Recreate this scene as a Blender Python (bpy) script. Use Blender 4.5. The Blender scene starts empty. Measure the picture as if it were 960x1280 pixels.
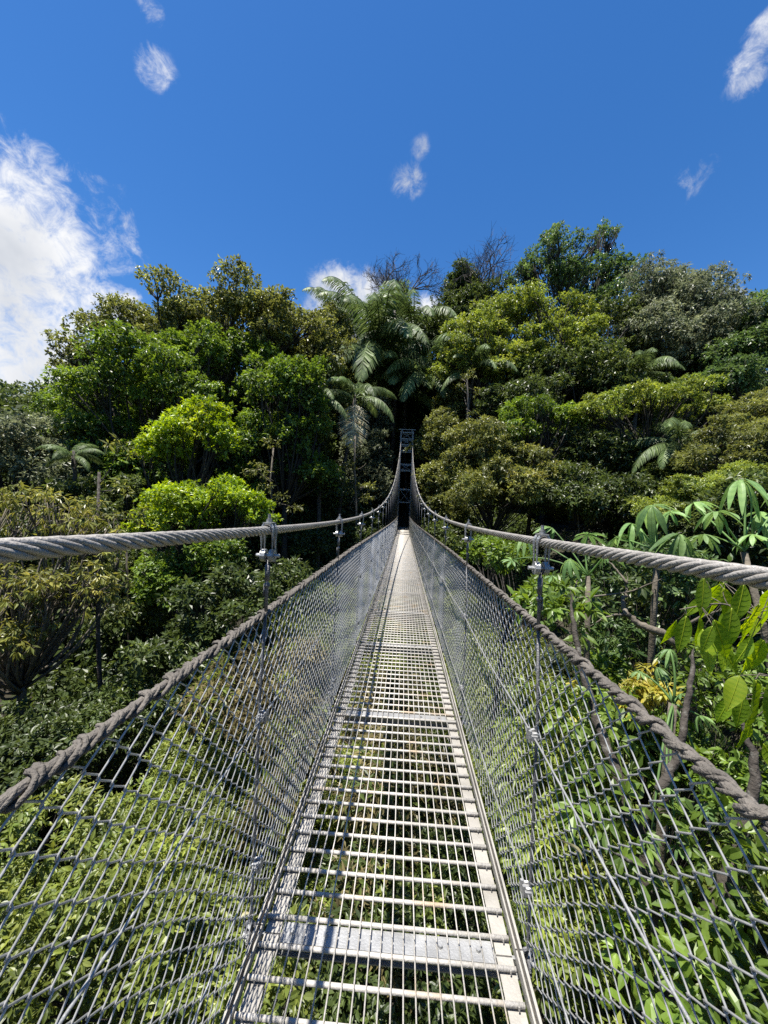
import bpy, math, random
import numpy as np
from mathutils import Matrix, Vector, Euler

R = math.radians
SC = bpy.context.scene
COL = SC.collection
FPX = 481.0
YAW, PITCH, ROLL = R(2.96), R(-0.24), R(2.3)
DECK_Z = -1.6

# ------------------------------------------------------------------ helpers
def at(px, py, Y):
    """world point seen at photo pixel (px, py), Y metres along the bridge."""
    s, c = math.sin(ROLL), math.cos(ROLL)
    a, b = px - 480.0, py - 640.0
    u = a * c + b * s
    v = -a * s + b * c + 2.0
    st, ct = math.sin(YAW), math.cos(YAW)
    d = np.array([u / FPX * ct - st, ct + u / FPX * st, -v / FPX])
    return d * (Y / d[1])

def ppm(px, Y):
    """pixels per metre at that column and bridge distance."""
    p = at(px, 640, Y)
    depth = p[1] * math.cos(YAW) - p[0] * math.sin(YAW)
    return FPX / max(depth, 0.1)

def nrm(a):
    return a / np.maximum(np.linalg.norm(a, axis=-1, keepdims=True), 1e-9)

class Geo:
    def __init__(self):
        self.v, self.q, self.t, self.qa, self.ta, self.n = [], [], [], [], [], 0
    def add(self, V, Q=None, T=None, qa=None, ta=None):
        V = np.asarray(V, float).reshape(-1, 3)
        if Q is not None and len(Q):
            Q = np.asarray(Q, int).reshape(-1, 4)
            self.q.append(Q + self.n)
            self.qa.append(np.full(len(Q), .5) if qa is None else np.asarray(qa, float))
        if T is not None and len(T):
            T = np.asarray(T, int).reshape(-1, 3)
            self.t.append(T + self.n)
            self.ta.append(np.full(len(T), .5) if ta is None else np.asarray(ta, float))
        self.v.append(V); self.n += len(V)
    def mesh(self, name, mat, smooth=False):
        V = np.concatenate(self.v) if self.v else np.zeros((0, 3))
        Q = np.concatenate(self.q) if self.q else np.zeros((0, 4), int)
        T = np.concatenate(self.t) if self.t else np.zeros((0, 3), int)
        A = np.concatenate(self.qa + self.ta) if (self.qa or self.ta) else np.zeros(0)
        me = bpy.data.meshes.new(name)
        me.vertices.add(len(V)); me.vertices.foreach_set('co', V.astype(np.float32).ravel())
        nl = Q.size + T.size
        me.loops.add(nl)
        me.loops.foreach_set('vertex_index', np.concatenate([Q.ravel(), T.ravel()]).astype(np.int32))
        npoly = len(Q) + len(T)
        me.polygons.add(npoly)
        starts = np.concatenate([np.arange(len(Q)) * 4, Q.size + np.arange(len(T)) * 3]).astype(np.int32)
        me.polygons.foreach_set('loop_start', starts)
        me.polygons.foreach_set('use_smooth', np.full(npoly, smooth, dtype=bool))
        at_ = me.attributes.new('tint', 'FLOAT', 'FACE')
        at_.data.foreach_set('value', A.astype(np.float32))
        me.update(calc_edges=True)
        if mat is not None: me.materials.append(mat)
        return me
    # --- solid bits
    def tube(self, P, r, sides=6, cap=True, tint=.5):
        P = np.asarray(P, float); n = len(P)
        r = np.broadcast_to(np.asarray(r, float), (n,))
        T = np.gradient(P, axis=0); T = nrm(T)
        ref = np.array([0, 0, 1.0]) if abs(nrm(P[-1] - P[0])[2]) < .9 else np.array([1.0, 0, 0])
        A = nrm(np.cross(T, ref)); B = nrm(np.cross(T, A))
        ang = np.arange(sides) * 2 * math.pi / sides
        V = P[:, None, :] + r[:, None, None] * (np.cos(ang)[None, :, None] * A[:, None, :] + np.sin(ang)[None, :, None] * B[:, None, :])
        i = np.arange(n - 1)[:, None] * sides; j = np.arange(sides)[None, :]; k = (j + 1) % sides
        Q = np.stack([i + j, i + k, i + sides + k, i + sides + j], -1).reshape(-1, 4)
        V = V.reshape(-1, 3)
        Tt = []
        if cap:
            V = np.vstack([V, P[0], P[-1]]); a, b = n * sides, n * sides + 1
            for m in range(sides):
                Tt.append((a, (m + 1) % sides, m)); Tt.append((b, (n - 1) * sides + m, (n - 1) * sides + (m + 1) % sides))
        self.add(V, Q, Tt, np.full(len(Q), tint), np.full(len(Tt), tint) if Tt else None)
    def box(self, c, s, rot=None, tint=.5):
        c = np.asarray(c, float); s = np.asarray(s, float) / 2
        V = np.array([[x, y, z] for x in (-1, 1) for y in (-1, 1) for z in (-1, 1)], float) * s
        if rot is not None: V = V @ np.array(rot).T
        Q = [(0, 1, 3, 2), (4, 6, 7, 5), (0, 4, 5, 1), (2, 3, 7, 6), (0, 2, 6, 4), (1, 5, 7, 3)]
        self.add(V + c, Q, None, np.full(6, tint))
    def boxes(self, C, S):
        for c in C: self.box(c, S)
    def torus(self, c, R0, r, axis='x', n=14, m=6, a0=0, a1=2 * math.pi):
        a = np.linspace(a0, a1, n)
        if axis == 'x': P = np.stack([0 * a, np.cos(a), np.sin(a)], -1)
        elif axis == 'y': P = np.stack([np.cos(a), 0 * a, np.sin(a)], -1)
        else: P = np.stack([np.cos(a), np.sin(a), 0 * a], -1)
        self.tube(np.asarray(c) + P * R0, r, m)
    # --- leaves: two folded triangles each
    def leaves(self, base, axis, up, L, W, rng, fold=.18, curl=.12, tint=None):
        N = len(base)
        if np.mean(L) < .125:
            return self.fine_leaves(base, axis, up, np.broadcast_to(L, (N,)), np.broadcast_to(W, (N,)), rng, fold, curl, tint)
        L = np.broadcast_to(L, (N,))[:, None]; W = np.broadcast_to(W, (N,))[:, None]
        side = nrm(np.cross(axis, up)); nor = nrm(np.cross(side, axis))
        mid = base + axis * L * .45
        a = base; b = mid + side * W * .5 + nor * W * fold
        c = base + axis * L - nor * L * curl; d = mid - side * W * .5 + nor * W * fold
        V = np.stack([a, b, c, d], 1).reshape(-1, 3)
        i = np.arange(N)[:, None] * 4
        T = np.concatenate([i + np.array([[0, 1, 2]]), i + np.array([[0, 2, 3]])], 1).reshape(-1, 3)
        if tint is None: tint = rng.random(N)
        self.add(V, None, T, None, np.repeat(tint, 2))

def _fine(self, base, axis, up, L, W, rng, fold, curl, tint):
    N = len(base); L = L[:, None]; W = W[:, None]
    side = nrm(np.cross(axis, up)); nor = nrm(np.cross(side, axis))
    cv = curl * rng.uniform(.2, 2.4, (N, 1))
    pt = lambda t, w, h: base + axis * L * t + side * W * w + nor * (W * h - L * cv * t * t)
    V = np.stack([base, pt(.24, .40, .13), pt(.60, .44, .15), pt(.30, 0, 0), pt(.63, 0, 0), pt(.24, -.40, .13), pt(.60, -.44, .15), pt(1., 0, 0)], 1).reshape(-1, 3)
    i = np.arange(N)[:, None] * 8
    T = np.concatenate([i + np.array([[0, 1, 3]]), i + np.array([[2, 7, 4]]), i + np.array([[0, 3, 5]]), i + np.array([[6, 4, 7]])], 1).reshape(-1, 3)
    Q = np.concatenate([i + np.array([[1, 2, 4, 3]]), i + np.array([[3, 4, 6, 5]])], 1).reshape(-1, 4)
    if tint is None: tint = rng.random(N)
    self.add(V, Q, T, np.repeat(tint, 2), np.repeat(tint, 4))
Geo.fine_leaves = _fine

def link(name, me, parent=None):
    o = bpy.data.objects.new(name, me); COL.objects.link(o)
    if parent is not None: o.parent = parent
    return o
def tag(o, label=None, cat=None, group=None, kind=None):
    if label: o['label'] = label
    if cat: o['category'] = cat
    if group: o['group'] = group
    if kind: o['kind'] = kind
    return o
def empty(name, loc=(0, 0, 0), label=None, cat=None, group=None):
    o = bpy.data.objects.new(name, None); COL.objects.link(o); o.location = loc
    o.empty_display_size = .2
    return tag(o, label, cat, group)

# ------------------------------------------------------------------ materials
class NT:
    def __init__(self, name):
        self.m = bpy.data.materials.new(name); self.m.use_nodes = True
        self.t = self.m.node_tree; self.t.nodes.clear()
        self.out = self.t.nodes.new('ShaderNodeOutputMaterial')
    def n(self, typ, **kw):
        x = self.t.nodes.new(typ)
        for k, v in kw.items():
            if k.startswith('i_'): x.inputs[k[2:].replace('_', ' ')].default_value = v
            else: setattr(x, k, v)
        return x
    def l(self, a, b): self.t.links.new(a, b)

def ramp(nt, fac, stops):
    r = nt.n('ShaderNodeValToRGB'); e = r.color_ramp.elements
    while len(e) < len(stops): e.new(.5)
    for x, (p, c) in zip(e, stops): x.position = p; x.color = (*c, 1)
    nt.l(fac, r.inputs[0]); return r.outputs[0]

def leaf_mat(name, stops, rough=.42, trans=.35, spec=.5, noise=True):
    nt = NT(name)
    a = nt.n('ShaderNodeAttribute', attribute_name='tint')
    col = ramp(nt, a.outputs['Fac'], stops)
    if noise:
        g = nt.n('ShaderNodeNewGeometry')
        nz = nt.n('ShaderNodeTexNoise'); nz.inputs['Scale'].default_value = .8; nz.inputs['Detail'].default_value = 4
        nt.l(g.outputs['Position'], nz.inputs['Vector'])
        mr = nt.n('ShaderNodeMapRange'); mr.inputs['From Min'].default_value = .3; mr.inputs['From Max'].default_value = .7
        mr.inputs['To Min'].default_value = .6; mr.inputs['To Max'].default_value = 1.4
        nt.l(nz.outputs['Fac'], mr.inputs['Value'])
        hs = nt.n('ShaderNodeHueSaturation'); nt.l(col, hs.inputs['Color']); nt.l(mr.outputs[0], hs.inputs['Value'])
        col = hs.outputs[0]
    p = nt.n('ShaderNodeBsdfPrincipled'); p.inputs['Roughness'].default_value = rough
    p.inputs['Specular IOR Level'].default_value = spec
    nt.l(col, p.inputs['Base Color'])
    tr = nt.n('ShaderNodeBsdfTranslucent')
    h2 = nt.n('ShaderNodeHueSaturation'); h2.inputs['Hue'].default_value = .485; h2.inputs['Saturation'].default_value = 1.1
    h2.inputs['Value'].default_value = 1.9
    nt.l(col, h2.inputs['Color']); nt.l(h2.outputs[0], tr.inputs['Color'])
    mx = nt.n('ShaderNodeMixShader'); mx.inputs[0].default_value = trans
    nt.l(p.outputs[0], mx.inputs[1]); nt.l(tr.outputs[0], mx.inputs[2]); nt.l(mx.outputs[0], nt.out.inputs[0])
    return nt.m

def solid_mat(name, c1, c2, scale=6., rough=.6, metal=0., bump=.0, bscale=40., c3=None, detail=5):
    nt = NT(name)
    g = nt.n('ShaderNodeTexCoord')
    nz = nt.n('ShaderNodeTexNoise'); nz.inputs['Scale'].default_value = scale; nz.inputs['Detail'].default_value = detail
    nt.l(g.outputs['Object'], nz.inputs['Vector'])
    st = [(.32, c1), (.68, c2)]
    if c3: st = [(.3, c1), (.55, c2), (.72, c3)]
    col = ramp(nt, nz.outputs['Fac'], st)
    p = nt.n('ShaderNodeBsdfPrincipled'); p.inputs['Roughness'].default_value = rough; p.inputs['Metallic'].default_value = metal
    nt.l(col, p.inputs['Base Color'])
    if bump:
        n2 = nt.n('ShaderNodeTexNoise'); n2.inputs['Scale'].default_value = bscale; n2.inputs['Detail'].default_value = 4
        nt.l(g.outputs['Object'], n2.inputs['Vector'])
        b = nt.n('ShaderNodeBump'); b.inputs['Strength'].default_value = bump; b.inputs['Distance'].default_value = .02
        nt.l(n2.outputs['Fac'], b.inputs['Height']); nt.l(b.outputs[0], p.inputs['Normal'])
    nt.l(p.outputs[0], nt.out.inputs[0])
    return nt.m

LEAF = 1.75
def lm(name, d, m, l, **k):
    d, m, l = [tuple(min(.45, c * LEAF) for c in q) for q in (d, m, l)]
    return leaf_mat(name, [(0, d), (.55, m), (1, l)], **k)

M = {}
M['olive'] = lm('olive_leaves', (.036, .044, .013), (.074, .084, .021), (.13, .14, .034), spec=.55)
M['fresh'] = lm('fresh_green_leaves', (.033, .058, .009), (.064, .102, .014), (.105, .15, .022))
M['lime'] = lm('lime_leaves', (.062, .105, .011), (.118, .168, .016), (.175, .215, .024), trans=.4)
M['grey'] = lm('grey_green_leaves', (.034, .044, .024), (.068, .08, .042), (.13, .14, .08), rough=.45, spec=.45)
M['ybrown'] = lm('yellow_brown_leaves', (.055, .07, .015), (.115, .122, .027), (.20, .185, .043), trans=.3)
M['dark'] = lm('dark_green_shade_leaves', (.016, .026, .007), (.033, .048, .012), (.065, .085, .021), spec=.5)  # dark-leaved trees; also puts shade into the leaf colour of thicket and shrubs
M['yellowgreen'] = lm('yellow_green_leaves', (.05, .075, .014), (.098, .125, .022), (.16, .185, .032))
M['deep'] = lm('deep_green_leaves', (.022, .04, .013), (.042, .072, .02), (.07, .10, .03))
M['palm'] = lm('palm_leaflets', (.026, .043, .014), (.050, .076, .024), (.095, .122, .044), rough=.5, spec=.28, trans=.25)
M['deadpalm'] = lm('dry_palm_leaflets', (.17, .125, .065), (.31, .235, .125), (.42, .34, .20), trans=.2)
M['cecropia'] = lm('cecropia_leaves', (.055, .105, .035), (.085, .145, .045), (.13, .20, .065), rough=.5, spec=.35, trans=.3)
M['near'] = lm('near_leaves', (.09, .15, .012), (.13, .20, .014), (.2, .25, .02), rough=.4, trans=.5)
M['brownfern'] = lm('dry_brown_leaves', (.042, .036, .017), (.078, .066, .029), (.125, .108, .044), trans=.2, spec=.25)
M['under'] = lm('undergrowth_leaves', (.034, .05, .010), (.078, .098, .018), (.15, .165, .034))
M['orange'] = lm('orange_yellow_leaves', (.11, .13, .02), (.20, .18, .025), (.30, .21, .03))
M['bark'] = solid_mat('bark', (.025, .02, .016), (.06, .05, .04), 14., .9, bump=.8, bscale=40, c3=(.15, .145, .125))
M['darkbark'] = solid_mat('dark_bark', (.018, .015, .012), (.045, .037, .028), 6., .9, bump=.5, bscale=20)
M['palebark'] = solid_mat('pale_bark', (.07, .058, .042), (.17, .145, .11), 9., .85, bump=.6, bscale=30)
M['twig'] = solid_mat('bare_twig', (.05, .042, .036), (.10, .088, .075), 4., .9)
M['cable'] = solid_mat('weathered_wire_cable', (.27, .25, .22), (.38, .355, .32), 14., .5, .3, bump=.25, bscale=160)
M['rope'] = solid_mat('weathered_rope', (.08, .071, .06), (.15, .133, .113), 22., .85, 0., bump=.5, bscale=190)
M['wire'] = solid_mat('coated_mesh_wire', (.36, .36, .35), (.50, .495, .48), 25., .38, .25)
M['galv'] = solid_mat('galvanised_steel', (.27, .27, .265), (.40, .40, .39), 14., .42, .45, bump=.15, bscale=120)
M['clamp'] = solid_mat('clamp_steel', (.28, .28, .27), (.5, .5, .48), 30., .4, .6, bump=.2, bscale=150)
M['strap'] = solid_mat('dark_hanger_cable', (.10, .10, .105), (.2, .2, .2), 40., .5, .4, bump=.4, bscale=300)
M['deck'] = solid_mat('deck_steel', (.34, .32, .28), (.46, .435, .395), 6., .5, .1, bump=.2, bscale=90, c3=(.42, .335, .235))
M['strip'] = solid_mat('weathered_rail', (.22, .207, .18), (.32, .303, .27), 5., .55, .1, bump=.2, bscale=70, c3=(.33, .31, .275))
M['tower'] = solid_mat('tower_steel', (.36, .365, .36), (.55, .56, .55), 5., .6, .3, bump=.2, bscale=60)
M['timber'] = solid_mat('timber', (.16, .11, .07), (.30, .22, .15), 4., .85, bump=.4, bscale=30)
M['ground'] = solid_mat('forest_floor', (.014, .013, .008), (.032, .027, .016), .8, .95, bump=.8, bscale=3, c3=(.022, .032, .010))
M['path'] = solid_mat('earth_path', (.10, .07, .045), (.18, .13, .085), 2., .95, bump=.5, bscale=10)

# ------------------------------------------------------------------ terrain
def sst(a, b, x):
    t = np.clip((x - a) / (b - a), 0, 1); return t * t * (3 - 2 * t)
def ground(x, y):
    x = np.asarray(x, float); y = np.asarray(y, float)
    ax = np.abs(x)
    z = -8.2 + 1.6 * np.clip(ax / 11, 0, 1) ** 2 + .10 * np.clip(ax - 11, 0, 60)
    z = z + 5.9 * sst(14, 37.5, y) + .26 * np.clip(y - 41, 0, 55)
    z = z - 3.2 * sst(4.5, 9, -x) * (1 - sst(12, 18, -x)) * sst(2, 6, y) * (1 - sst(16, 24, y))
    z = z + 6.2 * sst(-2, -12, y)
    z = z + .35 * np.sin(x * .55 + 1.3) * np.cos(y * .47) * sst(2, 5, ax) + .8 * np.sin(x * .11) * np.sin(y * .09 + .5) * sst(8, 20, ax)
    return z
def gz(x, y): return float(ground(x, y))

def grid_axis(lim, fine, step):
    a = list(np.arange(-fine, fine + .1, step)); s = step; x = fine
    while x < lim:
        s *= 1.3; x += s; a.append(x); a.insert(0, -x)
    return np.array(a)
gx = grid_axis(1500, 36, 1.5); gy = grid_axis(1500, 80, 1.5)
X, Y = np.meshgrid(gx, gy)
Z = ground(X, Y)
g = Geo()
nx, ny = len(gx), len(gy)
ii = (np.arange(ny - 1)[:, None] * nx + np.arange(nx - 1)[None, :]).reshape(-1)
g.add(np.stack([X, Y, Z], -1).reshape(-1, 3), np.stack([ii, ii + 1, ii + nx + 1, ii + nx], -1))
tag(link('ground', g.mesh('ground', M['ground'], True)), kind='structure')

# ------------------------------------------------------------------ bridge
Y0, Y1 = -1.767, 38.033            # first and last crossbeam
BAY = 1.6
HW = .515
beams = [1.433 + BAY * k for k in range(-2, 24)]
Y_START, Y_END = beams[0], beams[-1]
def deck_z(y):
    y = np.asarray(y, float)
    return DECK_Z - .13 * np.sin(np.pi * np.clip((y - 4) / 34.5, 0, 1))
def rope_z(y): return deck_z(y) + 1.195
def cable_z(y): return -.105 + .0063 * (np.asarray(y, float) - 2.8) ** 2
CX = .507

bridge = empty('suspension_bridge', (0, 1.433, DECK_Z),
               'narrow hanging footbridge with steel grating deck and chain-link sides, running to the trees', 'bridge')
def bpart(name, geo, mat, parent=None, smooth=False):
    o = link(name, geo.mesh(name, mat, smooth))
    o.parent = parent or bridge
    if parent is None: o.matrix_parent_inverse = Matrix.Translation(-Vector(bridge.location))
    return o
bpy.context.view_layer.update()

# main cables : six helical strands near, smooth tube far
for s in (-1, 1):
    g = Geo()
    lay = .21
    ys = np.arange(Y_START, 13.0, lay / 12)
    for k in range(6):
        a = 2 * math.pi * (ys / lay * s + k / 6)
        P = np.stack([s * CX + .0108 * np.cos(a), ys, cable_z(ys) + .0108 * np.sin(a)], -1)
        g.tube(P, .0058, 7)
    g.tube(np.stack([np.full(60, s * CX), np.linspace(Y_START, 13, 60), cable_z(np.linspace(Y_START, 13, 60))], -1), .007, 6)
    yf = np.linspace(13.0, Y_END + .9, 60)
    g.tube(np.stack([np.full(60, s * CX), yf, cable_z(yf)], -1), .0165, 8)
    bpart('main_cable', g, M['cable'], smooth=True)

# top rope with lashing
for s in (-1, 1):
    g = Geo()
    ys = np.arange(Y_START, Y_END, .1)
    rng = np.random.default_rng(5 + s)
    g.tube(np.stack([s * HW + 0 * ys, ys, rope_z(ys)], -1), .0085, 7)
    core_end = 14.0
    yy = np.arange(Y_START, core_end, .0775 / 10)
    ph = np.cumsum(rng.normal(1, .16, len(yy))) / 10
    for off, rr, tr in ((0, .0115, .0058), (.13, .0122, .0050), (.55, .0095, .0042)):
        a = 2 * math.pi * (ph + off)
        wob = 1 + .25 * np.sin(ph * 1.7 + off * 9)
        P = np.stack([s * HW + rr * wob * np.cos(a), yy + .006 * np.sin(a * 2), rope_z(yy) + rr * wob * np.sin(a) - .002], -1)
        g.tube(P, tr * (1 + .12 * np.sin(ph * 5)), 6)
    yy = np.arange(core_end, Y_END, .04)
    a = 2 * math.pi * yy / .16
    g.tube(np.stack([s * HW + .013 * np.cos(a), yy, rope_z(yy) + .013 * np.sin(a)], -1), .008, 4)
    bpart('top_rope', g, M['rope'], smooth=True)

# chain-link sides: every wire zigzags and hooks into its neighbour
D = .074
def side_mesh(s):
    g = Geo(); rng = np.random.default_rng(11 + s)
    nrow = 32; hgt = 1.175; dz = hgt / nrow
    cols = np.arange(Y_START, Y_END, D / 2)
    k = np.arange(nrow + 1)
    for far in (False, True):
        cs = cols[cols > 9] if far else cols[cols <= 9]
        sides = 3 if far else 5
        idx = np.round((cs - Y_START) / (D / 2)).astype(int)
        # zig between y - D/4-eps and y + D/4+eps
        par = ((k[None, :] + idx[:, None]) % 2) * 2 - 1
        # corner rounding: two nodes per corner (over / under weave)
        e = .10
        kk = np.concatenate([k - e, k + e]); order = np.argsort(kk); kk = kk[order]
        pk = np.concatenate([k, k])[order]
        P2 = ((pk[None, :] + idx[:, None]) % 2) * 2 - 1
        # hold at the corner -> interp of triangular wave
        yoff = P2 * (D / 4) * 1.10
        dist = np.linspace(0, 0, len(kk))
        sag = .012 * np.sin(cs * 3.1 + s) + .008 * np.sin(cs * 7.7)
        wavy = .004 * np.sin(kk[None, :] * .9 + cs[:, None] * 5)
        Yv = cs[:, None] + yoff + .006 * np.sin(cs[:, None] * 2.3 + kk[None, :] * .35)
        Zb = deck_z(cs)[:, None] + .005
        Zv = Zb + np.clip(kk, 0, nrow)[None, :] * dz + sag[:, None] * np.sin(np.pi * kk / nrow)[None, :] * .6
        xw = np.where((np.arange(len(kk)) % 2) == 0, .0016, -.0016)[None, :] * P2
        belly = .018 * np.sin(np.pi * np.clip(kk / nrow, 0, 1))[None, :] * np.sin(np.pi * ((cs - 1.433) / BAY))[:, None] ** 2
        Xv = s * (HW + belly) + xw + wavy * .6
        P = np.stack([Xv, Yv, Zv], -1)                                  # (nc, nk, 3)
        nc, nk = P.shape[:2]
        T = nrm(np.gradient(P, axis=1))
        A = np.zeros_like(P); A[..., 0] = 1
        B = nrm(np.cross(T, A)); A = np.cross(B, T)
        r = .0020 if not far else .0022
        ang = np.arange(sides) * 2 * math.pi / sides
        V = P[:, :, None, :] + r * (np.cos(ang)[None, None, :, None] * A[:, :, None, :] + np.sin(ang)[None, None, :, None] * B[:, :, None, :])
        c_ = np.arange(nc)[:, None, None] * nk * sides; i_ = np.arange(nk - 1)[None, :, None] * sides
        j = np.arange(sides)[None, None, :]; j2 = (j + 1) % sides
        Q = np.stack([c_ + i_ + j, c_ + i_ + j2, c_ + i_ + sides + j2, c_ + i_ + sides + j], -1).reshape(-1, 4)
        g.add(V.reshape(-1, 3), Q)
    return g
for s in (-1, 1):
    bpart('side_mesh', side_mesh(s), M['wire'], smooth=True)
    for zo, rr in ((.80, .0036), (.235, .0034)):
        g = Geo(); ys = np.linspace(Y_START, Y_END, 180)
        g.tube(np.stack([np.full(180, s * (HW - .012)), ys, deck_z(ys) + zo - .02 * np.sin(np.pi * (ys - 1.433) / BAY) ** 2], -1), rr, 6)
        bpart('guard_wire', g, M['galv'], smooth=True)

# hangers
def make_hanger(y, s, n):
    zc, zr, zd = float(cable_z(y)), float(rope_z(y)), float(deck_z(y))
    x = s * CX
    near = y < 12
    g = Geo(); sd = 6 if near else 4
    g.tube([(x, y, zc - .10), (x, y, zr)], .0065, sd)                          # rod
    if near:
        g.tube([(x, y, zc - .19), (x, y, zc - .13)], .010, 8)
        g.tube([(x, y, zc - .215), (x, y, zc - .2)], .011, 6)
        g.tube([(x + .012 * s, y + .004, zc - .25), (x + .010 * s, y + .004, zc - .205)], .0045, 6)
    g.tube([(x, y, zr), (s * (HW + .003), y, zr - .3), (s * (HW + .003), y, zd + .02), (s * (HW - .004), y, zd - .03)], .006 if near else .006, sd)
    h = bpart('hanger', g, M['strap'], smooth=True)
    g = Geo()
    if near:                                                                     # U-shaped clamp over the cable
        w = .021
        aa = np.linspace(0, math.pi, 9)
        for dy in (-.017, .017):
            P = [(x - w, y + dy, zc - .115)] + [(x - w * math.cos(t), y + dy, zc + .004 + .021 * math.sin(t)) for t in aa] + [(x + w, y + dy, zc - .115)]
            g.tube(P, .0062, 7)
        g.box((x, y, zc + .0275), (.032, .05, .006))
        g.tube([(x, y, zc + .03), (x, y, zc + .062)], .006, 6)
        g.tube([(x, y, zc + .031), (x, y, zc + .043)], .011, 6)
        for dx in (-.016, .016):                                                 # two bright rollers on the pin
            g.tube([(x + dx - .009, y, zc - .095), (x + dx + .009, y, zc - .095)], .024, 12)
        g.tube([(x - .045, y, zc - .095), (x + .045, y, zc - .095)], .007, 7)
    else:
        g.box((x, y, zc - .03), (.045, .04, .12))
        g.tube([(x, y, zc + .02), (x, y, zc + .06)], .008, 4)
    c = bpart('clamp', g, M['clamp'], h, smooth=False)
    if near:
        for zo in (.80, .235):
            g = Geo()
            for t in (-.013, .013):
                g.torus((s * (HW - .006), y + t, zd + zo), .013, .005, 'y', 10, 5)
            g.box((s * (HW - .012), y, zd + zo), (.022, .05, .016))
            g.tube([(s * (HW - .025), y - .012, zd + zo - .02), (s * (HW - .025), y - .012, zd + zo + .022)], .006, 6)
            g.tube([(s * (HW - .025), y + .012, zd + zo - .02), (s * (HW - .025), y + .012, zd + zo + .022)], .006, 6)
            bpart('wire_clip', g, M['galv'], h)
        g = Geo()                                                                # shackle at the beam end
        g.torus((s * (HW + .004), y, zd - .005), .021, .0065, 'y', 12, 6)
        g.torus((s * (HW + .004), y - .014, zd - .04), .018, .006, 'x', 12, 6)
        bpart('shackle', g, M['strap'], h)
for y in beams:
    for s in (-1, 1):
        make_hanger(y, s, 0)

# deck panels
def make_panel(ya, yb):
    g = Geo(); zd = float(deck_z((ya + yb) / 2)); near = ya < 9
    za, zb = float(deck_z(ya)), float(deck_z(yb))
    zz = lambda y: za + (zb - za) * (y - ya) / (yb - ya)
    n = 16
    for k in range(n):
        y = ya + (k + .5) * (yb - ya) / n
        g.tube([(-.468, y, zz(y) - .0085), (.462, y, zz(y) - .0085)], .0086 if near else .0086, 6 if near else 4)
    for k in range(20):
        x = -.392 + .784 * k / 19
        g.tube([(x, ya + .004, za + .0028), (x, yb - .004, zb + .0028)], .003, 5 if near else 4, tint=.3)
    p = bpart('deck_panel', g, M['deck'], smooth=True)
    for s in (-1, 1):
        g = Geo(); ym = (ya + yb) / 2; L = yb - ya - .006
        ang = math.atan2(zb - za, yb - ya); rot = Matrix.Rotation(ang, 3, 'X')
        zm = (za + zb) / 2
        g.box((s * .434, ym, zm - .0235), (.058, L, .006), rot)
        g.box((s * .4765, ym, zm - .012), (.006, L, .040), rot)
        g.box((s * .4945, ym, zm - .016), (.009, L, .050), rot)
        g.box((s * .4855, ym, zm - .034), (.0117, L, .005), rot)
        if near:
            for k in range(16):
                y = ya + (k + .5) * (yb - ya) / n
                g.tube([(s * .440, y - .014, zz(y) - .0085), (s * .440, y - .012, zz(y) + .001)], .003, 5)
        bpart('edge_rail', g, M['strip'], p)
for a, b in zip(beams[:-1], beams[1:]): make_panel(a, b)
for y in beams:
    g = Geo(); z = float(deck_z(y))
    g.box((0, y + .005, z - .019), (.80, .072, .006))
    g.box((0, y + .005, z - .052), (1.06, .012, .05))
    g.box((0, y + .005, z - .079), (1.04, .05, .005))
    for x in (-.36, -.23, .2, .34):
        g.tube([(x, y + .005, z - .0158), (x, y + .005, z - .006)], .009, 6)
    g.box((.53, y + .005, z - .028), (.03, .05, .006)); g.box((-.53, y + .005, z - .028), (.03, .05, .006))
    bpart('crossbeam', g, M['galv'])

# ------------------------------------------------------------------ tower & landing
TY = Y_END + .5
tower = empty('bridge_tower', (0, TY, DECK_Z), 'slim grey lattice tower holding both cables at the far end of the footbridge', 'tower')
def tpart(name, geo, mat, parent=None):
    o = link(name, geo.mesh(name, mat)); o.parent = parent or tower
    o.matrix_parent_inverse = Matrix.Translation(-Vector(tower.location)); return o
bpy.context.view_layer.update()
top = float(cable_z(TY)) - .02
for s in (-1, 1):
    for dy in (0, .9):
        g = Geo(); g.box((s * .60, TY + dy, (top - 3.4) / 2), (.13, .13, top + 3.4)); tpart('leg', g, M['tower'])
for z in (top - .1, top - .75, top - 1.35, top - 1.95, top - 3.3, top - 3.9, 2.2, .9):
    for dy in (0, .9):
        g = Geo(); g.box((0, TY + dy, z), (1.07, .09, .10)); tpart('cross_bar', g, M['tower'])
g = Geo()
zl = [top - .75, top - 1.35, top - 1.95]
for a, b in [(top - .75, top - .1), (top - 1.35, top - .75), (top - 1.95, top - 1.35), (top - 3.9, top - 3.3), (.9, 2.2)]:
    g.tube([(-.53, TY - .01, a), (.53, TY - .01, b)], .025, 5); g.tube([(.53, TY + .02, a), (-.53, TY + .02, b)], .025, 5)
for s in (-1, 1):
    for k in range(7):
        z = -1.2 + k * (top + 1) / 7
        g.tube([(s * .6, TY, z), (s * .6, TY + .9, z + 1.1)], .022, 5)
tpart('bracing', g, M['tower'])
g = Geo()
for s in (-1, 1): g.box((s * CX, TY + .1, top + .02), (.12, .5, .07)); g.tube([(s * CX - .08, TY + .1, top + .06), (s * CX + .08, TY + .1, top + .06)], .06, 10)
tpart('cable_saddle', g, M['clamp'])
g = Geo()
g.box((0, TY + .47, top + .14), (1.7, 1.5, .05)); tpart('roof_plate', g, M['galv'])
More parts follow.
